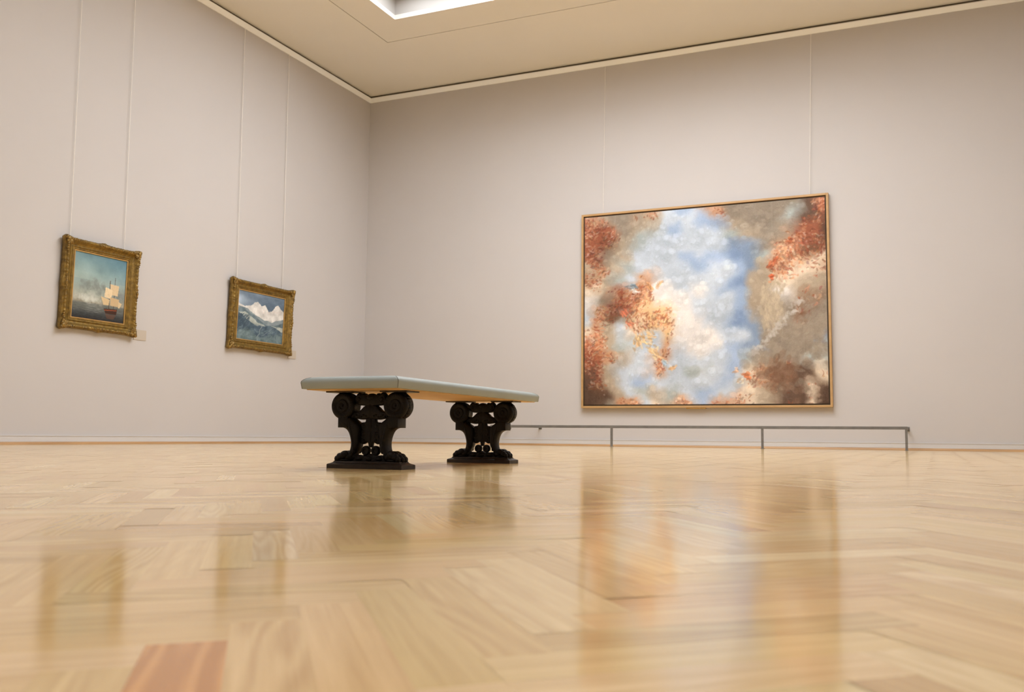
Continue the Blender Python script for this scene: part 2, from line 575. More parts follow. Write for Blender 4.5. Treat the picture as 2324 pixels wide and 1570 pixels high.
def paint_allegory():
    """plain stand-in: cloudy open sky ringed by warm russet and brown masses of cloud and drapery"""
    H, W = 440, 536
    rs = np.random.RandomState(11)
    P = dict(b=(158, 178, 208), d=(128, 150, 184), l=(192, 203, 216), w=(226, 222, 220), g=(146, 134, 120), D=(92, 70, 56), R=(150, 90, 66), O=(196, 150, 118),
             T=(176, 160, 140), K=(222, 204, 182), m=(132, 150, 176), n=(168, 176, 176), S=(226, 188, 142), B=(118, 84, 62))
    fld = fbm(H, W, 4, rs, 3)
    rows = ["KTggOlbbOOggggDD",
            "RRRgTlllbbTggnDR",
            "RRBTnlblllnTggRD",
            "BRgTllllllmmgORD",
            "TOTnlllbbbdmnOBR",
            "OTnlOlllllbmTOKK",
            "KTROOwlwlbdTTKKO",
            "wgRRSwwlllbTTwTT",
            "lOBgSSwwllbTTgBg",
            "KOTlSSwwwldmggBg",
            "ROTnlSwwwllmgggm",
            "RROTlOlllbmmgggn",
            "DRTllOlnlbngBBnn",
            "DBTlbllllbKOBDDK",
            "DDTlnTnlblKTDDKD",
            "DgOOlKTObOKTODKD"]
    g = np.array([[P[c] for c in r] for r in rows], float)
    img = resize(g, H, W)
    k = 46
    img = warp(img, (fbm(H, W, 5, rs) - .5) * 2 * k, (fbm(H, W, 5, rs) - .5) * 2 * k)
    # cloud billows: soft heads with a lit rim and a shaded belly
    chroma = lambda c: c[0] - c[2]
    lum = fbm(H, W, 6, rs, 6)
    img += (lum - .5)[..., None] * np.array([54, 52, 50])
    base = img.copy()
    for _ in range(900):
        cx, cy = rs.rand() * W, rs.rand() * H
        r = 4 + rs.rand() ** 2 * 20
        c = base[int(cy), int(cx)]
        if chroma(c) > 70 or chroma(c) < -34: continue
        up_ = np.clip(c * 1.06 + 7, 0, 238); dn = c * .90
        stroke(img, cx, cy, r, r * .74, rs.rand() * 3, dn, .26)
        for k in range(3):
            a = -2.4 + rs.rand() * 1.6
            stroke(img, cx + math.cos(a) * r * .6, cy + math.sin(a) * r * .5, r * .42, r * .3, rs.rand() * 3, up_, .32)
    # clusters of drapery and limbs-like folds in the warm places, broken up by cloud grey
    clump = fbm(H, W, 14, rs, 4)
    pal = [(112, 58, 42), (140, 72, 50), (172, 92, 62), (196, 122, 86), (214, 152, 114), (228, 190, 160), (234, 214, 196), (120, 96, 80), (186, 100, 64)]
    wts = np.array([.12, .11, .13, .14, .15, .13, .09, .10, .03]); wts /= wts.sum()
    for _ in range(15000):
        cx, cy = rs.rand() * W, rs.rand() * H
        c = base[int(cy), int(cx)]
        if chroma(c) < 38 or rs.rand() > (chroma(c) - 34) / 36: continue
        m = clump[int(cy), int(cx)]
        if m < .40 and rs.rand() < .7: continue
        # tone follows a second field so neighbouring touches share light and dark
        sh = lum[int(cy), int(cx)]
        k = rs.choice(9, p=wts)
        col = np.array(pal[k], float) * (.55 + .9 * (sh - .05)) * (.72 + .28 * min(1, c.mean() / 140))
        col = col * .8 + c * .2 + rs.randn(3) * 4
        a0 = 6 * fld[int(cy), int(cx)]
        stroke(img, cx, cy, 2 + rs.rand() ** 2 * 7, 1.0 + rs.rand() * 2.2, a0 + rs.randn() * .5, col, .5, rs.randn() * .4)
    # floating scarves over the open sky, softly modelled
    for (u, v, L, w_, a, col, cu, n_) in ((.215, .385, 17, 8, .2, (128, 146, 160), .2, 26), (.225, .41, 14, 5, .25, (220, 212, 204), .2, 14), (.29, .40, 16, 8, 1.2, (206, 150, 104), .3, 26), (.33, .38, 13, 4, -1.0, (204, 160, 118), -.3, 14), (.28, .46, 14, 6, .6, (212, 158, 122), .3, 16),
                                          (.275, .66, 26, 20, .5, (218, 180, 134), .2, 60), (.31, .735, 22, 9, .9, (222, 184, 138), .4, 36), (.235, .68, 18, 12, 1.4, (208, 170, 126), -.3, 36),
                                          (.355, .79, 10, 7, .9, (156, 178, 196), .3, 20), (.385, .815, 10, 6, -.3, (216, 172, 128), -.3, 22), (.33, .85, 10, 3, 2.2, (196, 178, 168), 0, 10),
                                          (.18, .52, 15, 10, 1.1, (188, 108, 80), .3, 40), (.205, .58, 12, 8, .7, (206, 128, 98), .3, 26), (.155, .50, 9, 11, 1.4, (140, 98, 84), .3, 20), (.645, .83, 5, 9, .3, (218, 178, 150), .1, 14), (.69, .86, 13, 8, .5, (200, 120, 80), .3, 34), (.66, .88, 9, 8, -.5, (222, 200, 176), .3, 16),
                                          (.80, .30, 22, 6, -.85, (176, 98, 66), .1, 40), (.84, .25, 14, 5, -.8, (210, 160, 124), .1, 18), (.79, .38, 7, 11, .1, (196, 92, 56), .1, 22), (.86, .2, 8, 13, .4, (160, 92, 62), .1, 26)):
        for q in range(n_):
            du, dv = rs.randn() * L * .42, rs.randn() * w_ * .42
            px = u * W + du * math.cos(a) - dv * math.sin(a); py = v * H + du * math.sin(a) + dv * math.cos(a)
            sh = 1 + .22 * math.sin(dv * .9 + du * .25) + rs.randn() * .05
            stroke(img, px, py, 3 + rs.rand() * L * .25, 1.2 + rs.rand() * 2.2, a + rs.randn() * .45, np.clip(np.array(col) * sh, 30, 240), .5, cu * rs.randn())
    # pale tan cloud column leaning out of the bank
    for q in range(240):
        t = rs.rand(); f = rs.rand() * 2 - 1
        c = np.array((190, 174, 150)) * (.86 + .2 * rs.rand())
        stroke(img, (.745 + .085 * t + .02 * f * f) * W, (.53 + .135 * f) * H, 4 + rs.rand() * 7, 1.5 + rs.rand() * 3, PI / 2 + rs.randn() * .3, c, .4)
    # dark cloud bank on the right with a lit rim
    for q in range(420):
        t = rs.rand(); sp = .06 + .05 * t
        u = .80 + .13 * (1 - t) + rs.randn() * sp; v = .60 + .18 * t + rs.randn() * .055
        if u + (v - .6) * .62 < .80: continue
        c = np.array((142, 130, 116)) * (.9 + .25 * rs.rand())
        stroke(img, u * W, v * H, 5 + rs.rand() * 13, 4 + rs.rand() * 8, rs.rand() * 3, c, .34)
    for q in range(130):
        t = rs.rand(); u = .905 - .19 * t + rs.randn() * .007; v = .49 + .27 * t + rs.randn() * .010
        stroke(img, u * W, v * H, 3 + rs.rand() * 5, 2.0 + rs.rand() * 2, rs.rand() * 3, np.array((188, 182, 176)) + rs.randn() * 10, .34)
    for q in range(90):
        stroke(img, (.82 + rs.randn() * .035) * W, (.86 + rs.randn() * .04) * H, 6 + rs.rand() * 9, 5 + rs.rand() * 5, rs.rand() * 3, np.array((122, 92, 72)) + rs.randn() * 10, .35)
    brushwork(img, rs, 5500, 4, 1.3, lambda u, v: math.sin(u * 7) + math.cos(v * 6), 8, .35)
    # faint vertical fresco streaks
    st = resize(rs.rand(3, 160), H, W)
    img += ((st > .86) * (st - .86))[..., None] * 60
    img += rs.randn(H, W, 1) * 3.0
    return img


def paint_seascape():
    """a plain sailing boat on calm water under a tall sky"""
    H, W = 260, 260
    rs = np.random.RandomState(4)
    v = np.linspace(0, 1, H)
    stops = [0, .12, .3, .5, .66, .74, .76, .84, .92, 1]
    cols = np.array([(92, 126, 140), (112, 144, 154), (142, 168, 170), (150, 164, 160), (158, 160, 148), (150, 146, 132), (104, 108, 104), (92, 96, 94), (54, 58, 60), (36, 36, 38)], float)
    col = np.stack([np.interp(v, stops, cols[:, i]) for i in range(3)], 1)
    img = np.repeat(col[:, None, :], W, 1)
    U = np.linspace(0, 1, W)[None, :]; V = v[:, None]
    n = fbm(H, W, 4, rs, 6)
    img += (n - .5)[..., None] * 40 * (V < .75)[..., None]
    img += ((U - .5) * (-26) * (V < .4))[..., None] * np.array([1, .7, .3])
    # pale broken cloud bank drifting over the horizon
    def puff(u, vv, n_, su, sv, c, al):
        for _ in range(n_):
            stroke(img, (u + rs.randn() * su) * W, (vv + rs.randn() * sv) * H, 5 + rs.rand() * 11, 4 + rs.rand() * 7, rs.rand() * 3, np.array(c) + rs.randn() * 9, al)
    puff(.42, .50, 120, .13, .055, (124, 132, 128), .22)
    puff(.90, .60, 80, .06, .07, (120, 128, 128), .22)
    puff(.34, .63, 90, .13, .04, (180, 186, 178), .2)
    puff(.30, .69, 50, .12, .02, (206, 210, 202), .2)
    # water glints
    hz = int(.755 * H)
    for _ in range(900):
        y = hz + rs.rand() * (H - hz); x = rs.rand() * W
        c = img[min(H - 1, int(y)), int(x)] + rs.randn() * 12 + (18 if abs(x / W - .42) < .16 and y < .88 * H else 0)
        stroke(img, x, y, 5 + rs.rand() * 9, .9, rs.randn() * .05, c, .5)
    # a plain two-master: dark hull, cream sails
    poly_fill(img, [(.60, .80), (.86, .785), (.845, .875), (.64, .875)], (62, 38, 28))
    poly_fill(img, [(.61, .815), (.85, .80), (.85, .815), (.615, .83)], (140, 74, 46))
    poly_fill(img, [(.63, .88), (.84, .88), (.80, .95), (.67, .95)], (104, 66, 50), .6)
    for x, t in ((.69, .36), (.785, .30)): poly_fill(img, [(x, t), (x + .009, t), (x + .009, .81), (x, .81)], (70, 54, 42))
    sail = (214, 192, 156)
    poly_fill(img, [(.70, .41), (.87, .42), (.855, .58), (.72, .575)], sail)
    poly_fill(img, [(.615, .47), (.75, .50), (.735, .64), (.60, .62)], (226, 206, 170))
    poly_fill(img, [(.535, .62), (.70, .655), (.69, .74), (.59, .745)], (208, 184, 144))
    poly_fill(img, [(.715, .61), (.89, .63), (.865, .745), (.72, .74)], (196, 170, 132))
    poly_fill(img, [(.87, .66), (.945, .69), (.90, .765), (.875, .76)], (206, 186, 150))
    for _ in range(60):
        x, y = .6 + rs.rand() * .28, .44 + rs.rand() * .3
        if img[int(y * H), int(x * W)][0] > 188:
            stroke(img, x * W, y * H, 8, 1, 1.4 + rs.randn() * .1, np.array(sail) - 26 + rs.randn() * 8, .35)
    brushwork(img, rs, 1800, 4, 1.3, lambda u, w_: .2, 5, .3)
    return img


def paint_mountains():
    """snowy peaks over dark wooded ridges"""
    H, W = 220, 320
    rs = np.random.RandomState(8)
    U = np.linspace(0, 1, W)[None, :].repeat(H, 0); V = np.linspace(0, 1, H)[:, None].repeat(W, 1)
    sky = np.array((112, 130, 150.)); img = np.zeros((H, W, 3)) + sky
    n = fbm(H, W, 4, rs, 6, .5)
    img += (n - .5)[..., None] * 95
    left = np.clip(1 - U / .35, 0, 1) * np.exp(-((V - .2) / .12) ** 2)
    img += left[..., None] * 58
    img -= (np.exp(-((V - .06) / .07) ** 2) * 20)[..., None]

    def ridge(xs, ys, rough, seed):
        r = np.random.RandomState(seed)
        y = np.interp(np.linspace(0, 1, W), xs, ys)
        for o in range(5):
            k = 6 * 2 ** o
            y += (resize(r.rand(2, k), 2, W)[0] - .5) * rough / (1.6 ** o)
        return y[None, :]
    def band(y, c, tex, seed, stretch=1.0):
        m = np.clip((V - y) * H / 1.5, 0, 1)[..., None]
        t = fbm(H, W, 9, np.random.RandomState(seed), 5, stretch)
        return m, np.array(c, float) + (t - .5)[..., None] * tex
    for y, c, tex, sd in ((ridge([0, .15, .28, .36, .42, .5, .58, .66, .74, .8, .86, .93, 1], [.26, .30, .27, .22, .19, .27, .24, .36, .32, .22, .17, .27, .30], .04, 1), (205, 205, 204), 95, 21),
                          (ridge([0, .2, .4, .6, .75, 1], [.32, .36, .46, .54, .56, .46], .03, 2), (134, 148, 156), 60, 22),
                          (ridge([0, .12, .3, .5, .62, .8, 1], [.36, .34, .45, .57, .64, .60, .52], .03, 3), (106, 124, 134), 70, 23),
                          (ridge([0, .15, .3, .45, .6, .8, 1], [.42, .42, .50, .60, .64, .62, .64], .03, 4), (168, 176, 172), 80, 24),
                          (ridge([0, .15, .3, .4, .55, .7, .85, 1], [.46, .50, .62, .70, .64, .62, .68, .74], .05, 5), (82, 102, 116), 90, 25),
                          (ridge([0, .2, .35, .5, .7, 1], [.84, .72, .80, .92, .84, .80], .05, 6), (96, 116, 122), 90, 26)):
        m, t = band(y, c, tex, sd)
        img = img * (1 - m) + t * m
    # left flank dark wood, valley streak, bright crest
    for _ in range(260):
        u, v = rs.rand() * .25, .48 + rs.rand() * .30
        stroke(img, u * W, v * H, 5 + rs.rand() * 8, 2.5, -.7, np.array((58, 76, 92)) + rs.randn() * 9, .35)
    for _ in range(320):
        u, v = .3 + rs.rand() * .55, .66 + rs.rand() * .22
        stroke(img, u * W, v * H, 4 + rs.rand() * 8, 2, (.9 if u < .46 else -.8) + rs.randn() * .2, np.array((64, 84, 104)) + rs.randn() * 14, .35)
    for t in np.linspace(0, 1, 60):
        stroke(img, (.53 - .10 * t + .01 * math.sin(t * 14)) * W, (.64 + .33 * t) * H, 3, 1.1, 1.7, (176, 186, 188), .5)
        stroke(img, (.78 - .22 * t) * W, (.66 + .2 * t) * H, 3, .9, 2.4, (140, 154, 164), .4)
    for _ in range(120):
        u = rs.rand(); v = .74 + rs.rand() * .25
        stroke(img, u * W, v * H, 8 + rs.rand() * 14, 4, rs.randn() * .4, np.array((112, 132, 138)) + rs.randn() * 12, .3)
    for _ in range(70):
        u = .38 + rs.rand() * .55; v = .30 + rs.rand() * .1
        stroke(img, u * W, v * H, 4, 1.2, .5 + rs.randn() * .5, (226, 208, 200), .4)
    brushwork(img, rs, 2200, 4, 1.3, lambda u, v: math.sin(u * 9) * .6, 8, .35)
    return img


def canvas_mat(name, rough=.55, coat=.0):
    m, nt, b = newmat(name)
    a = node(nt, 'ShaderNodeAttribute', attribute_name='paint')
    nt.links.new(a.outputs['Color'], b.inputs['Base Color'])
    b.inputs['Roughness'].default_value = rough
    b.inputs['Specular IOR Level'].default_value = .3
    tc = node(nt, 'ShaderNodeTexCoord')
    n = node(nt, 'ShaderNodeTexNoise'); n.inputs['Scale'].default_value = 120
    bp = node(nt, 'ShaderNodeBump'); bp.inputs['Strength'].default_value = .12; bp.inputs['Distance'].default_value = .004
    nt.links.new(tc.outputs['Object'], n.inputs['Vector']); nt.links.new(n.outputs[0], bp.inputs['Height']); nt.links.new(bp.outputs[0], b.inputs['Normal'])
    return m


def canvas(img, x0, x1, z0, z1, y, thick, parent, mat, gain=1.0):
    """a stretched canvas of real thickness; the picture is a per-vertex colour"""
    H, W = img.shape[:2]
    img = np.clip(img, 4, 246) / 255
    lin = np.where(img <= .04045, img / 12.92, ((img + .055) / 1.055) ** 2.4) * gain
    xs = np.linspace(x0, x1, W); zs = np.linspace(z1, z0, H)
    X, Z = np.meshgrid(xs, zs)
    co = np.stack([X.ravel(), np.full(X.size, y), Z.ravel()], 1)
    idx = np.arange(H * W).reshape(H, W)
    q = np.stack([idx[1:, :-1], idx[1:, 1:], idx[:-1, 1:], idx[:-1, :-1]], -1).reshape(-1, 4)
    nb = H * W
    back = np.array([(x0, y + thick, z1), (x1, y + thick, z1), (x1, y + thick, z0), (x0, y + thick, z0)])
    co = np.concatenate([co, back])
    faces = q.tolist()
    c = [idx[0, 0], idx[0, -1], idx[-1, -1], idx[-1, 0]]
    faces += [[nb, nb + 1, nb + 2, nb + 3]]
    for i in range(4):
        faces.append([int(c[i]), int(c[(i + 1) % 4]), nb + (i + 1) % 4, nb + i])
    me = bpy.data.meshes.new('canvas')
    me.from_pydata(co.tolist(), [], faces)
    ca = me.color_attributes.new(name='paint', type='FLOAT_COLOR', domain='POINT')
    rgba = np.ones((len(co), 4)); rgba[:nb, :3] = lin.reshape(-1, 3); rgba[nb:, :3] = .4
    ca.data.foreach_set('color', rgba.ravel())
    me.materials.append(mat)
    o = bpy.data.objects.new('canvas', me)
    COL.objects.link(o)
    o.parent = parent
    return o


M_canvas_oil = canvas_mat('varnished_oil_paint', .45)
M_canvas_fresco = canvas_mat('matt_fresco_paint', .75)


# ------------------------------------------------------------------ carved gilt frame
def carved_frame(W, Ht, iw, ih, depth, parent, seed, corner=.11, edge_bump=.030):
    """W x Ht outside, iw x ih opening, local x right, z up, front at y=-depth, back at y=0; origin bottom centre"""
    rs = np.random.RandomState(seed)
    nS, nT = 150, 34
    cx, cz = 0, Ht / 2
    outer = [(-W / 2, 0), (W / 2, 0), (W / 2, Ht), (-W / 2, Ht)]
    inner = [(-iw / 2, cz - ih / 2), (iw / 2, cz - ih / 2), (iw / 2, cz + ih / 2), (-iw / 2, cz + ih / 2)]
    dirs = [(0, -1), (1, 0), (0, 1), (-1, 0)]
    V = []; per = 0
    # section: t from back-outside edge over the ridge to the opening
    T = [(0.0, 0.0), (0.0, .35), (0.0, .62), (.015, .72), (.04, .80), (.06, .74), (.085, .80), (.12, .93), (.16, .99), (.20, 1.0), (.24, .99), (.28, .96), (.32, .90), (.36, .82), (.40, .73), (.45, .64),
         (.50, .57), (.55, .52), (.60, .49), (.65, .48), (.68, .50), (.70, .56), (.72, .60), (.745, .61), (.77, .58), (.79, .50), (.82, .47), (.86, .46), (.89, .48), (.91, .50), (.93, .48), (.95, .40), (.98, .36), (1.0, .33)]
    nT = len(T)
    for sd in range(4):
        o0, o1 = outer[sd], outer[(sd + 1) % 4]; i0, i1 = inner[sd], inner[(sd + 1) % 4]
        Ls = math.hypot(o1[0] - o0[0], o1[1] - o0[1])
        dx, dz = dirs[sd]
        for j in range(nS):
            f = j / nS
            s = f * Ls
            e = min(s, Ls - s)
            mid = abs(s - Ls / 2)
            bul = math.exp(-(e / .10) ** 2) * 1.0 + math.exp(-(mid / .07) ** 2) * .7
            scroll = .5 + .5 * math.sin(s * 2 * PI / .062 + 1.3 * math.sin(s * 2 * PI / .19))
            nz = rs.rand()
            for (t, h) in T:
                x = (o0[0] + (o1[0] - o0[0]) * f) * (1 - t) + (i0[0] + (i1[0] - i0[0]) * f) * t
                z = (o0[1] + (o1[1] - o0[1]) * f) * (1 - t) + (i0[1] + (i1[1] - i0[1]) * f) * t
                y = -depth * h
                band = math.exp(-((t - .19) / .11) ** 2)
                lace = math.sin(s * 2 * PI / .043 + t * 26) * math.sin(s * 2 * PI / .031 - t * 31)
                y -= band * (.010 * scroll + .007 * lace + .004 * (nz - .5))
                band2 = math.exp(-((t - .74) / .03) ** 2)
                y -= band2 * .0045 * max(0, math.sin(s * 2 * PI / .022))
                ed = math.exp(-(t / .10) ** 2) * (1 if h > .3 else .35)
                off = ed * (edge_bump * bul + .0045 * (scroll - .5) + .003 * (nz - .5))
                V.append((x + dx * off, y, z + dz * off))
    n = len(V) // nT
    Fc = []
    for i in range(n):
        a, b_ = i * nT, ((i + 1) % n) * nT
        for k in range(nT - 1):
            Fc.append((a + k, b_ + k, b_ + k + 1, a + k + 1))
        Fc.append((a + nT - 1, b_ + nT - 1, b_, a))
    f = link_mesh('gilt_frame', V, Fc, M_gilt, parent=parent, smooth=True)
    # acanthus corners
    for sx in (-1, 1):
        for sz in (-1, 1):
            bm = bmesh.new()
            px, pz = sx * (W / 2 - .05), cz + sz * (Ht / 2 - .05)
            yb = -depth * .92
            base_ang = math.atan2(-sz, -sx)
            for k in range(-3, 4):
                a = base_ang + k * .36
                L = .072 - .006 * abs(k)
                d = L * .85
                rot = Matrix.Rotation(-a, 3, 'Y')
                bm_ball(bm, (px + math.cos(a) * d * .62, yb - .010 + .004 * abs(k), pz + math.sin(a) * d * .62), (L * .62, .017, .0125), rot, 12, 8)
            for k in (-1, 1):   # outward curls along both edges
                for q in range(6):
                    r_ = .025 - q * .0026
                    if k < 0: c = (px - sx * (.02 + q * .034), yb - .006, pz + sz * (.026 + .007 * math.cos(q * 1.9)))
                    else: c = (px + sx * (.026 + .007 * math.cos(q * 1.9)), yb - .006, pz - sz * (.02 + q * .034))
                    bm_ball(bm, c, (r_, .018, r_), None, 10, 7)
            bm_ball(bm, (px + sx * .018, yb - .014, pz + sz * .018), (.036, .022, .036), None, 14, 9)
            bm_ball(bm, (px + sx * .044, yb + .002, pz + sz * .044), (.030, .026, .030), None, 12, 8)
            link_bm('corner_ornament', bm, M_gilt2, parent=parent, smooth=180)
    # centre cartouches
    for (px, pz, hor) in ((0, .035, 1), (0, Ht - .035, 1), (-W / 2 + .035, cz, 0), (W / 2 - .035, cz, 0)):
        bm = bmesh.new()
        yb = -depth * .95
        bm_ball(bm, (px, yb - .012, pz), (.030 if hor else .020, .017, .020 if hor else .030), None, 14, 9)
        for k in (-1, 1):
            for q in range(4):
                d = .034 + q * .027; r_ = .017 - q * .0025; w = .008 * math.sin(q * 2.1)
                bm_ball(bm, (px + (k * d if hor else w), yb - .006, pz + (w if hor else k * d)), (r_ * (1.3 if hor else .9), .015, r_ * (.9 if hor else 1.3)), None, 10, 7)
        link_bm('centre_ornament', bm, M_gilt2, parent=parent, smooth=180)
    # gilt slip inside the carved moulding
    bm = bmesh.new()
    sw = .016
    x0, x1, z0, z1 = -iw / 2 - .004, iw / 2 + .004, cz - ih / 2 - .004, cz + ih / 2 + .004
    y0, y1 = -depth * .40, -depth * .18
    bm_box(bm, x0, y0, z0, x0 + sw, y1, z1); bm_box(bm, x1 - sw, y0, z0, x1, y1, z1)
    bm_box(bm, x0 + sw, y0, z0, x1 - sw, y1, z0 + sw); bm_box(bm, x0 + sw, y0, z1 - sw, x1 - sw, y1, z1)
    link_bm('gilt_slip', bm, M_slip, parent=parent)
    # backing board
    bm = bmesh.new(); bm_box(bm, -W / 2 + .03, -.012, .03, W / 2 - .03, -.002, Ht - .03)
    link_bm('backing_board', bm, M_reveal, parent=parent)


def gilt_painting(name, label, yc, z0, W, Ht, iw, ih, depth, tilt, img, seed):
    root = empty(name, (.006, yc, z0), label, 'painting')
    root.rotation_euler = (tilt, 0, PI / 2)
    carved_frame(W, Ht, iw, ih, depth, root, seed)
    canvas(img, -iw / 2 + .006, iw / 2 - .006, Ht / 2 - ih / 2 + .006, Ht / 2 + ih / 2 - .006, -depth * .26, .012, root, M_canvas_oil)
    return root


gilt_painting('framed_painting', 'nearly square gilt-framed painting of a sailing boat with cream sails on dark water', -7.610, 1.735, 1.44, 1.365, 1.035, 1.03, .105, .022, paint_seascape(), 3)
gilt_painting('framed_painting', 'smaller wide gilt-framed painting of snowy mountains, nearer the room corner', -3.735, 1.765, 1.82, 1.285, 1.385, .935, .105, .034, paint_mountains(), 7)


# big picture in a slim oak floater frame
def big_picture():
    x0, x1, z0, z1 = 5.295, 10.178, .763, 4.765
    W, Ht, D = x1 - x0, z1 - z0, .10
    root = empty('framed_painting', ((x0 + x1) / 2, -.006, z0), 'huge cloudy sky painting with russet edges in a thin oak frame, above the low rail', 'painting')
    bm = bmesh.new()
    fwid = .042
    h = W / 2
    bm_box(bm, -h, -D, 0, -h + fwid, 0, Ht, .004); bm_box(bm, h - fwid, -D, 0, h, 0, Ht, .004)
    bm_box(bm, -h + fwid, -D, 0, h - fwid, 0, fwid, .004); bm_box(bm, -h + fwid, -D, Ht - fwid, h - fwid, 0, Ht, .004)
    link_bm('oak_frame', bm, M_oakframe, parent=root)
    bm = bmesh.new()
    g = .032
    a, b_ = h - fwid, h - fwid - g
    bm_box(bm, -a, -D + .03, fwid, -b_, -.02, Ht - fwid); bm_box(bm, b_, -D + .03, fwid, a, -.02, Ht - fwid)
    bm_box(bm, -b_, -D + .03, fwid, b_, -.02, fwid + g); bm_box(bm, -b_, -D + .03, Ht - fwid - g, b_, -.02, Ht - fwid)
    bm_box(bm, -a, -.02, fwid, a, -.005, Ht - fwid)
    link_bm('dark_rebate', bm, M_reveal, parent=root)
    k = fwid + .026
    canvas(paint_allegory(), -h + k, h - k, k, Ht - k, -D + .018, .045, root, M_canvas_fresco, .98)
    bm = bmesh.new()
    bm_box(bm, -.28, -D + .01, -.022, .10, -.01, -.001, .003)
    link_bm('support_ledge', bm, M_slip, parent=root)['label'] = 'small dull gold ledge under the frame'
    return root


big_picture()


# hanging wires
def wire(x, y, z0, z1, lean, label, group):
    """thin wire from under the picture rail down to the top of a frame; lean=(dx,dy) at the bottom"""
    bm = bmesh.new()
    a = Vector((x + lean[0], y + lean[1], z0)); b_ = Vector((x, y, z1))
    d = b_ - a
    M = Matrix.Translation((a + b_) / 2) @ d.to_track_quat('Z', 'Y').to_matrix().to_4x4()
    bmesh.ops.create_cone(bm, cap_ends=True, segments=8, radius1=.0042, radius2=.0042, depth=d.length, matrix=M)
    bm_ball(bm, tuple(a), (.009, .009, .012), None, 8, 6)
    o = link_bm('hanging_wire', bm, M_wire, smooth=60)
    tag(o, label, 'wire', group)


LW = 'wires on the left wall'
wire(.040, -8.225, 3.085, RAIL_Z0, (-.010, .035), 'pale hanging wire holding the far-left end of the sailing boat painting', LW)
wire(.040, -7.175, 3.085, RAIL_Z0, (-.010, .03), 'pale hanging wire over the right part of the sailing boat painting', LW)
wire(.040, -4.475, 3.035, RAIL_Z0, (-.004, .035), 'pale hanging wire over the left part of the snowy mountain painting', LW)
wire(.040, -3.115, 3.035, RAIL_Z0, (-.004, .03), 'pale hanging wire over the right part of the snowy mountain painting, nearest the corner', LW)
BW = 'wires above the huge painting'
wire(5.795, -.040, 4.755, RAIL_Z0, (-.045, -.015), 'pale hanging wire above the left part of the huge oak-framed painting', BW)
wire(9.925, -.040, 4.755, RAIL_Z0, (-.085, -.015), 'pale hanging wire above the right part of the huge oak-framed painting', BW)


# wall labels
def wall_label(y0, y1, z0, z1, label):
    bm = bmesh.new(); bm_box(bm, .001, y0, z0, .010, y1, z1, .0015)
    tag(link_bm('wall_label', bm, M_label), label, 'label', 'blank caption cards beside the gilt frames')


wall_label(-6.84, -6.575, 1.69, 1.858, 'small beige caption card at lower right of the sailing boat painting')
wall_label(-2.80, -2.545, 1.70, 1.870, 'small beige caption card at lower right of the snowy mountain painting')


# ------------------------------------------------------------------ low barrier rail
def barrier():
    yb = -.90
    zt = .405
    root = empty('barrier_rail', (7.6, yb, 0), 'low grey steel barrier rail on short posts in front of the huge painting', 'barrier')
    posts = [3.66, 6.205, 9.035, 11.425]
    bm = bmesh.new()
    bm_box(bm, posts[0] - .02 - 7.6, -.022, zt - .052, posts[-1] + .02 - 7.6, .022, zt, .003)
    link_bm('rail', bm, M_steel, parent=root)
    for x in posts:
        bm = bmesh.new()
        bm_box(bm, x - .02 - 7.6, -.018, .006, x + .02 - 7.6, .018, zt - .052, .002)
        bm_box(bm, x - .034 - 7.6, -.030, 0, x + .034 - 7.6, .030, .006)
        link_bm('post', bm, M_steel, parent=root)
    for x in (posts[0], 4.36, posts[-1]):
        bm = bmesh.new()
        bm_box(bm, x - .014 - 7.6, .022, zt - .048, x + .014 - 7.6, -yb - .004, zt - .020, .002)
        bm_box(bm, x - .035 - 7.6, -yb - .008, zt - .075, x + .035 - 7.6, -yb - .001, zt + .005, .001)
        link_bm('wall_bracket', bm, M_steel, parent=root)
    return root


barrier()


# ------------------------------------------------------------------ bench
def smooth_poly(pts, n=4):
    """Catmull-Rom through pts; points given as (x, z, 1) stay sharp"""
    out = []
    N = len(pts)
    for i in range(N):
        p0, p1, p2, p3 = pts[i - 1], pts[i], pts[(i + 1) % N], pts[(i + 2) % N]
        sharp = len(p1) > 2 or len(p2) > 2
        for k in range(n if not sharp else 1):
            t = k / n
            if sharp: out.append((p1[0], p1[1])); continue
            f = lambda a, b_, c, d: .5 * (2 * b_ + (c - a) * t + (2 * a - 5 * b_ + 4 * c - d) * t * t + (-a + 3 * b_ - 3 * c + d) * t ** 3)
            out.append((f(p0[0], p1[0], p2[0], p3[0]), f(p0[1], p1[1], p2[1], p3[1])))
    return out


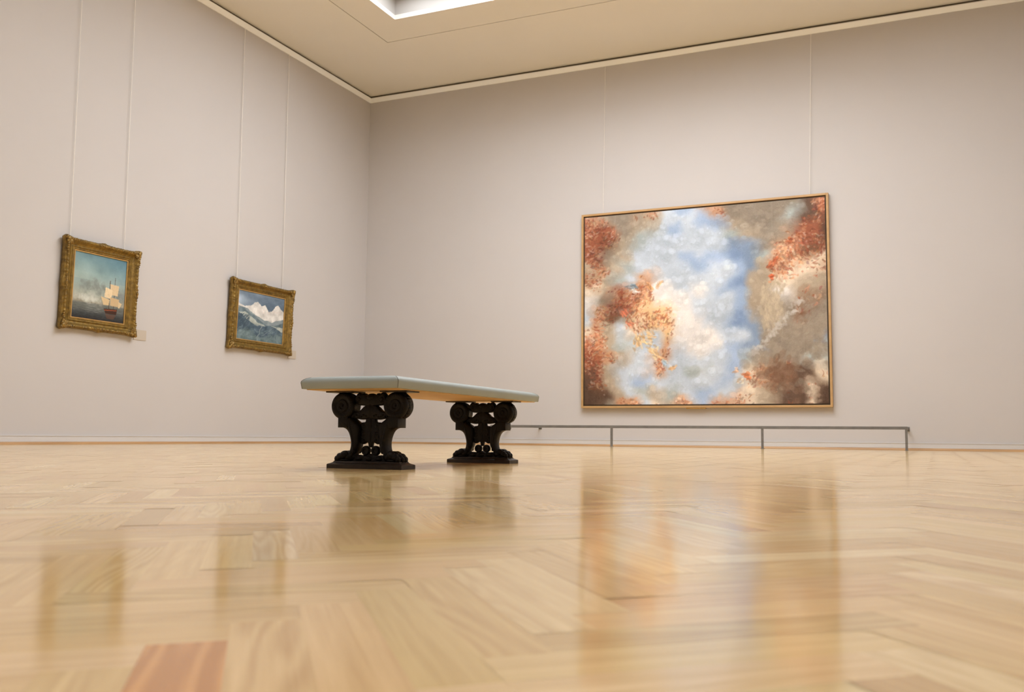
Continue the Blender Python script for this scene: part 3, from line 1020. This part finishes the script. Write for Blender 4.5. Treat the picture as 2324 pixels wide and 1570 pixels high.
def puff_slab(bm, pts, y0, y1, r=.008, ry=None):
    """extrude an outline from y0 to y1 with rounded rims"""
    n = len(pts)
    area = sum(pts[i][0] * pts[(i + 1) % n][1] - pts[(i + 1) % n][0] * pts[i][1] for i in range(n))
    if area < 0: pts = pts[::-1]
    nor = []
    for i in range(n):
        ax, az = pts[i][0] - pts[i - 1][0], pts[i][1] - pts[i - 1][1]
        bx, bz = pts[(i + 1) % n][0] - pts[i][0], pts[(i + 1) % n][1] - pts[i][1]
        nx_, nz_ = -(az + bz), ax + bx
        l = math.hypot(nx_, nz_) or 1
        nor.append((nx_ / l, nz_ / l))
    rings = []
    for sgn, yy in ((1, y0), (-1, y1)):
        q_ = [PI / 2 * k / 4 for k in range(5)]
        rr = [((ry or r) * (1 - math.sin(a)), r * (1 - math.cos(a))) for a in q_]   # (depth inset, outline inset)
        if sgn > 0: rr = rr[::-1]
        for ins, dy in rr:
            rings.append([bm.verts.new((p[0] + q[0] * dy, yy + sgn * ins, p[1] + q[1] * dy)) for p, q in zip(pts, nor)])
    for a, b_ in zip(rings[:-1], rings[1:]):
        for i in range(n):
            bm.faces.new((a[i], a[(i + 1) % n], b_[(i + 1) % n], b_[i]))
    for rg in (rings[0], rings[-1]):
        for tri in tessellate_polygon([[Vector((v.co.x, v.co.z, 0)) for v in rg]]):
            try: bm.faces.new([rg[k] for k in tri])
            except ValueError: pass


def lathe_y(bm, cx, cz, prof, seg=40):
    """revolve (radius, y) about a horizontal axis along y"""
    rings = []
    for r, y in prof:
        if r < 1e-6: rings.append([bm.verts.new((cx, y, cz))])
        else: rings.append([bm.verts.new((cx + r * math.cos(2 * PI * k / seg), y, cz + r * math.sin(2 * PI * k / seg))) for k in range(seg)])
    for a, b_ in zip(rings[:-1], rings[1:]):
        for k in range(seg):
            k2 = (k + 1) % seg
            if len(a) == 1: bm.faces.new((a[0], b_[k2], b_[k]))
            elif len(b_) == 1: bm.faces.new((a[k], a[k2], b_[0]))
            else: bm.faces.new((a[k], a[k2], b_[k2], b_[k]))


TH = .040   # half thickness of the carved panel


def make_trestle(parent):
    tr = empty('trestle_support', (0, 0, 0))
    tr.parent = parent
    # plinth: rectangular slab with ogee shoulder
    bm = bmesh.new()
    hx, hy = .2255, .074
    secs = [(0, 0), (0, .021), (-.004, .0235), (-.014, .027), (-.022, .031), (-.026, .035), (-.026, .038)]
    rings = []
    for d, z in secs:
        rings.append([bm.verts.new((sx * (hx + d), sy * (hy + d), z)) for sx, sy in ((-1, -1), (1, -1), (1, 1), (-1, 1))])
    for a, b_ in zip(rings[:-1], rings[1:]):
        for i in range(4): bm.faces.new((a[i], a[(i + 1) % 4], b_[(i + 1) % 4], b_[i]))
    bm.faces.new(rings[0][::-1]); bm.faces.new(rings[-1])
    link_bm('plinth', bm, M_plinth, parent=tr, smooth=25)
    # limbs, shoulder blocks, arms and pierced cartouche: one carved panel
    bm = bmesh.new()
    for s in (-1, 1):
        limb = [(-.176, .262, 1), (-.178, .216, 1), (-.162, .212), (-.145, .205), (-.131, .193), (-.121, .175), (-.114, .152), (-.111, .128), (-.114, .104), (-.124, .080), (-.130, .055, 1), (-.094, .052, 1),
                (-.086, .074), (-.076, .090), (-.066, .108), (-.060, .135), (-.059, .170), (-.057, .200), (-.059, .222), (-.070, .242), (-.094, .258, 1), (-.114, .275, 1)]
        P = smooth_poly(limb)
        P = [(x * -s, z) for x, z in P]
        puff_slab(bm, P, -TH, TH, .017, .034)
        # shoulder block
        bm_box(bm, min(s * .122, s * .182), -TH - .003, .214, max(s * .122, s * .182), TH + .003, .270, .002)
        # muscle ridge down the limb
        for q in range(15):
            t = q / 14
            x = s * (.122 - .034 * math.sin(t * PI * .5)); z = .248 - .155 * t
            for yy in (-1, 1):
                bm_ball(bm, (x, yy * (TH - .006), z), (.013 - .005 * t, .009, .016), None, 12, 8)
        # arms toward the centre with leafy lobes
        arm = [(.125, .285), (.105, .297), (.090, .299), (.074, .301), (.060, .309), (.046, .322), (.026, .334), (-.004, .338, 1), (-.004, .266, 1), (.010, .262), (.030, .258), (.052, .256), (.075, .259), (.10, .263), (.125, .264)]
        P = [(x * s, z) for x, z in smooth_poly(arm)]
        puff_slab(bm, P, -.022, .022, .008, .014)
        for q in range(7):
            bm_ball(bm, (s * (.024 + q * .014), 0, .274 + .006 * math.sin(q * 2)), (.012, .027, .011), None, 12, 8)
        # upper inner scrolls
        lobe = [(.094, .356), (.095, .374), (.086, .390), (.076, .399), (.066, .399), (.056, .392), (.047, .396), (.037, .394), (.029, .386), (-.004, .388, 1), (-.004, .325, 1), (.025, .328), (.048, .330), (.070, .332), (.086, .341)]
        P = [(x * s, z) for x, z in smooth_poly(lobe)]
        puff_slab(bm, P, -.022, .022, .009, .014)
        lathe_y(bm, s * .070, .364, [(0, -.028), (.008, -.027), (.012, -.021), (.019, -.023), (.024, -.020), (.026, -.012), (.026, .012), (.024, .020), (.019, .023), (.012, .021), (.008, .027), (0, .028)], 28)
        # central cartouche (half outline)
        cart = [(-.004, .300, 1), (.018, .275), (.030, .262), (.032, .246, 1), (.040, .243), (.056, .241), (.061, .226), (.057, .210), (.052, .201), (.058, .194), (.062, .182), (.058, .171), (.052, .163), (.058, .156), (.062, .144), (.056, .131), (.042, .127),
                (.028, .134), (.017, .138), (.012, .126), (.010, .112, 1), (-.004, .110, 1)]
        P = [(x * s, z) for x, z in smooth_poly(cart)]
        puff_slab(bm, P, -.014, .014, .006, .009)
        for z_, r_ in ((.222, .015), (.183, .015), (.144, .014)):
            bm_ball(bm, (s * .038, 0, z_), (r_, .019, r_), None, 14, 9)
        # lower scroll pair: open rings
        lathe_y(bm, s * .0295, .094, [(.0, -.008), (.010, -.009), (.0125, -.014), (.021, -.014), (.0255, -.008), (.0255, .008), (.021, .014), (.0125, .014), (.010, .009), (0, .008)], 26)
        foot = [(-.004, .079, 1), (.008, .074), (.024, .067), (.040, .070), (.060, .070), (.078, .071), (.10, .060), (.11, .035, 1), (-.004, .035, 1)]
        P = [(x * s, z) for x, z in smooth_poly(foot)]
        puff_slab(bm, P, -.022, .022, .006)
        bm_ball(bm, (s * .06, 0, .052), (.030, .034, .016), None, 16, 10)
    # dome, central rib
    bm_ball(bm, (0, 0, .374), (.034, .028, .021), None, 20, 14)
    bm_ball(bm, (0, 0, .235), (.012, .021, .050), None, 16, 12)
    bm_ball(bm, (0, 0, .165), (.010, .019, .045), None, 16, 12)
    bm_ball(bm, (0, 0, .052), (.026, .036, .018), None, 16, 10)
    link_bm('carved_panel', bm, M_wood_dark, parent=tr, smooth=45)
    # volutes
    for s in (-1, 1):
        bm = bmesh.new()
        cx, cz = s * .1605, .3285
        prof = []
        half = TH + .002
        outer = [(0, half + .005), (.005, half + .004), (.007, half - .002), (.014, half - .003), (.018, half + .001), (.030, half + .001), (.034, half - .004), (.040, half - .004), (.045, half), (.062, half), (.067, half - .004), (.0705, half - .009), (.0712, half - .018), (.0690, half - .028)]
        prof = [(r, -y) for r, y in outer] + [(r, y) for r, y in outer[::-1]]
        lathe_y(bm, cx, cz, prof, 48)
        # leaf strap over the outside of the scroll
        for q in range(9):
            a = (-.95 + q * .235) if s > 0 else PI - (-.95 + q * .235)
            rr = .0700 + .003 * math.sin(q * 1.1)
            rot = Matrix.Rotation(-a, 3, 'Y')
            bm_ball(bm, (cx + math.cos(a) * rr, 0, cz + math.sin(a) * rr), (.0065, .022, .0125), rot, 10, 7)
        a = 1.08 if s > 0 else PI - 1.08
        bm_ball(bm, (cx + math.cos(a) * .070, 0, cz + math.sin(a) * .070), (.011, .022, .012), Matrix.Rotation(-a, 3, 'Y'), 12, 8)
        # beaded rim
        for q in range(26):
            a = 2 * PI * q / 26
            for yy in (-1, 1):
                bm_ball(bm, (cx + math.cos(a) * .0545, yy * (half - .0005), cz + math.sin(a) * .0545), (.0040, .0026, .0040), None, 6, 5)
        link_bm('volute', bm, M_wood_dark, parent=tr, smooth=40)
    # lion paws
    for s in (-1, 1):
        bm = bmesh.new()
        bm_ball(bm, (s * .128, 0, .062), (.050, .043, .032), None, 24, 16)
        for k in range(4):
            yy = -.036 + k * .024
            out = .003 if k in (1, 2) else -.006
            bm_ball(bm, (s * (.150 + out), yy, .071), (.028, .0155, .0205), Matrix.Rotation(s * .5, 3, 'Y'), 18, 12)
            bm_ball(bm, (s * (.174 + out), yy * 1.05, .061), (.020, .0145, .0200), Matrix.Rotation(s * .3, 3, 'Y'), 18, 12)
            bm_ball(bm, (s * (.191 + out), yy * 1.08, .050), (.0145, .0125, .0165), None, 16, 11)
            bmesh.ops.create_cone(bm, cap_ends=True, segments=10, radius1=.0058, radius2=.0015, depth=.016,
                                  matrix=Matrix.Translation((s * (.2015 + out), yy * 1.08, .045)) @ Matrix.Rotation(s * 2.75, 4, 'Y'))
        bm_ball(bm, (s * .150, 0, .044), (.052, .046, .012), None, 24, 12)
        link_bm('lion_paw', bm, M_wood_dark, parent=tr, smooth=60)
    # mounting plates under the seat
    for s in (-1, 1):
        bm = bmesh.new()
        bm_box(bm, s * .165 - .080, -.07, .3985, s * .165 + .080, .07, .4065, .002)
        link_bm('mounting_plate', bm, M_plinth, parent=tr)
    return tr


def make_bench():
    root = empty('bench', (9.157, -13.361, 0), 'long upholstered bench with grey-green vinyl seat on two dark carved lion-paw supports', 'bench', rotz=.019)
    t1 = make_trestle(root)
    t1.location = (0, -1.405 / 2, 0)
    t2 = t1.copy(); COL.objects.link(t2); t2.parent = root
    t2.location = (0, 1.405 / 2, 0)
    for ch in list(t1.children):
        c = ch.copy(); COL.objects.link(c); c.parent = t2
    # seat: padded top, flat underside
    hx, hy, off = .289, .958, .022
    zb, zt = .410, .478
    bm = bmesh.new()
    nU = 10   # samples per corner arc

    def outline(ix, r):
        pts = []
        X, Y = hx - ix, hy - ix
        r = max(r, .003)
        for (sx, sy, a0) in ((1, 1, 0), (-1, 1, PI / 2), (-1, -1, PI), (1, -1, 3 * PI / 2)):
            for k in range(nU + 1):
                a = a0 + PI / 2 * k / nU
                pts.append((sx * (X - r) + r * math.cos(a), sy * (Y - r) + r * math.sin(a)))
        return pts
    secs = [(.010, .004, zb), (.0045, .005, zb + .0008), (.003, .006, zb + .004), (.001, .007, zb + .016), (-.002, .008, zb + .032), (-.001, .010, zb + .040), (.005, .013, zb + .048), (.015, .018, zb + .0550), (.030, .024, zb + .0605), (.050, .030, zb + .0640), (.075, .035, zb + .0660), (.13, .04, zb + .0675), (.20, .04, zt)]
    rings = []
    for ins, r, z in secs:
        rings.append([bm.verts.new((x, y, z)) for x, y in outline(ins, r)])
    n = len(rings[0])
    for a, b_ in zip(rings[:-1], rings[1:]):
        for i in range(n): bm.faces.new((a[i], a[(i + 1) % n], b_[(i + 1) % n], b_[i]))
    bm.faces.new(rings[-1]); bm.faces.new(rings[0][::-1])
    link_bm('seat_cushion', bm, M_vinyl, parent=root, smooth=50).location = (0, off, 0)
    # corner seams
    for sx in (-1, 1):
        for sy in (-1, 1):
            bm = bmesh.new()
            pts = []
            for ins, r, z in secs[1:9]:
                X, Y = hx - ins, hy - ins
                k = r * (1 - 1 / math.sqrt(2))
                pts.append(Vector((sx * (X - k + .0006), sy * (Y - k + .0006), z)))
            for p, q in zip(pts[:-1], pts[1:]):
                d = q - p
                bmesh.ops.create_cone(bm, cap_ends=True, segments=6, radius1=.0017, radius2=.0017, depth=d.length * 1.05, matrix=Matrix.Translation((p + q) / 2) @ d.to_track_quat('Z', 'Y').to_matrix().to_4x4())
            link_bm('corner_seam', bm, M_seam, parent=root).location = (0, off, 0)
    bm = bmesh.new()
    bm_box(bm, -hx + .022, -hy + .022, zb - .004, hx - .022, hy - .022, zb + .004)
    link_bm('plywood_base', bm, M_ply, parent=root).location = (0, off, 0)
    return root


make_bench()
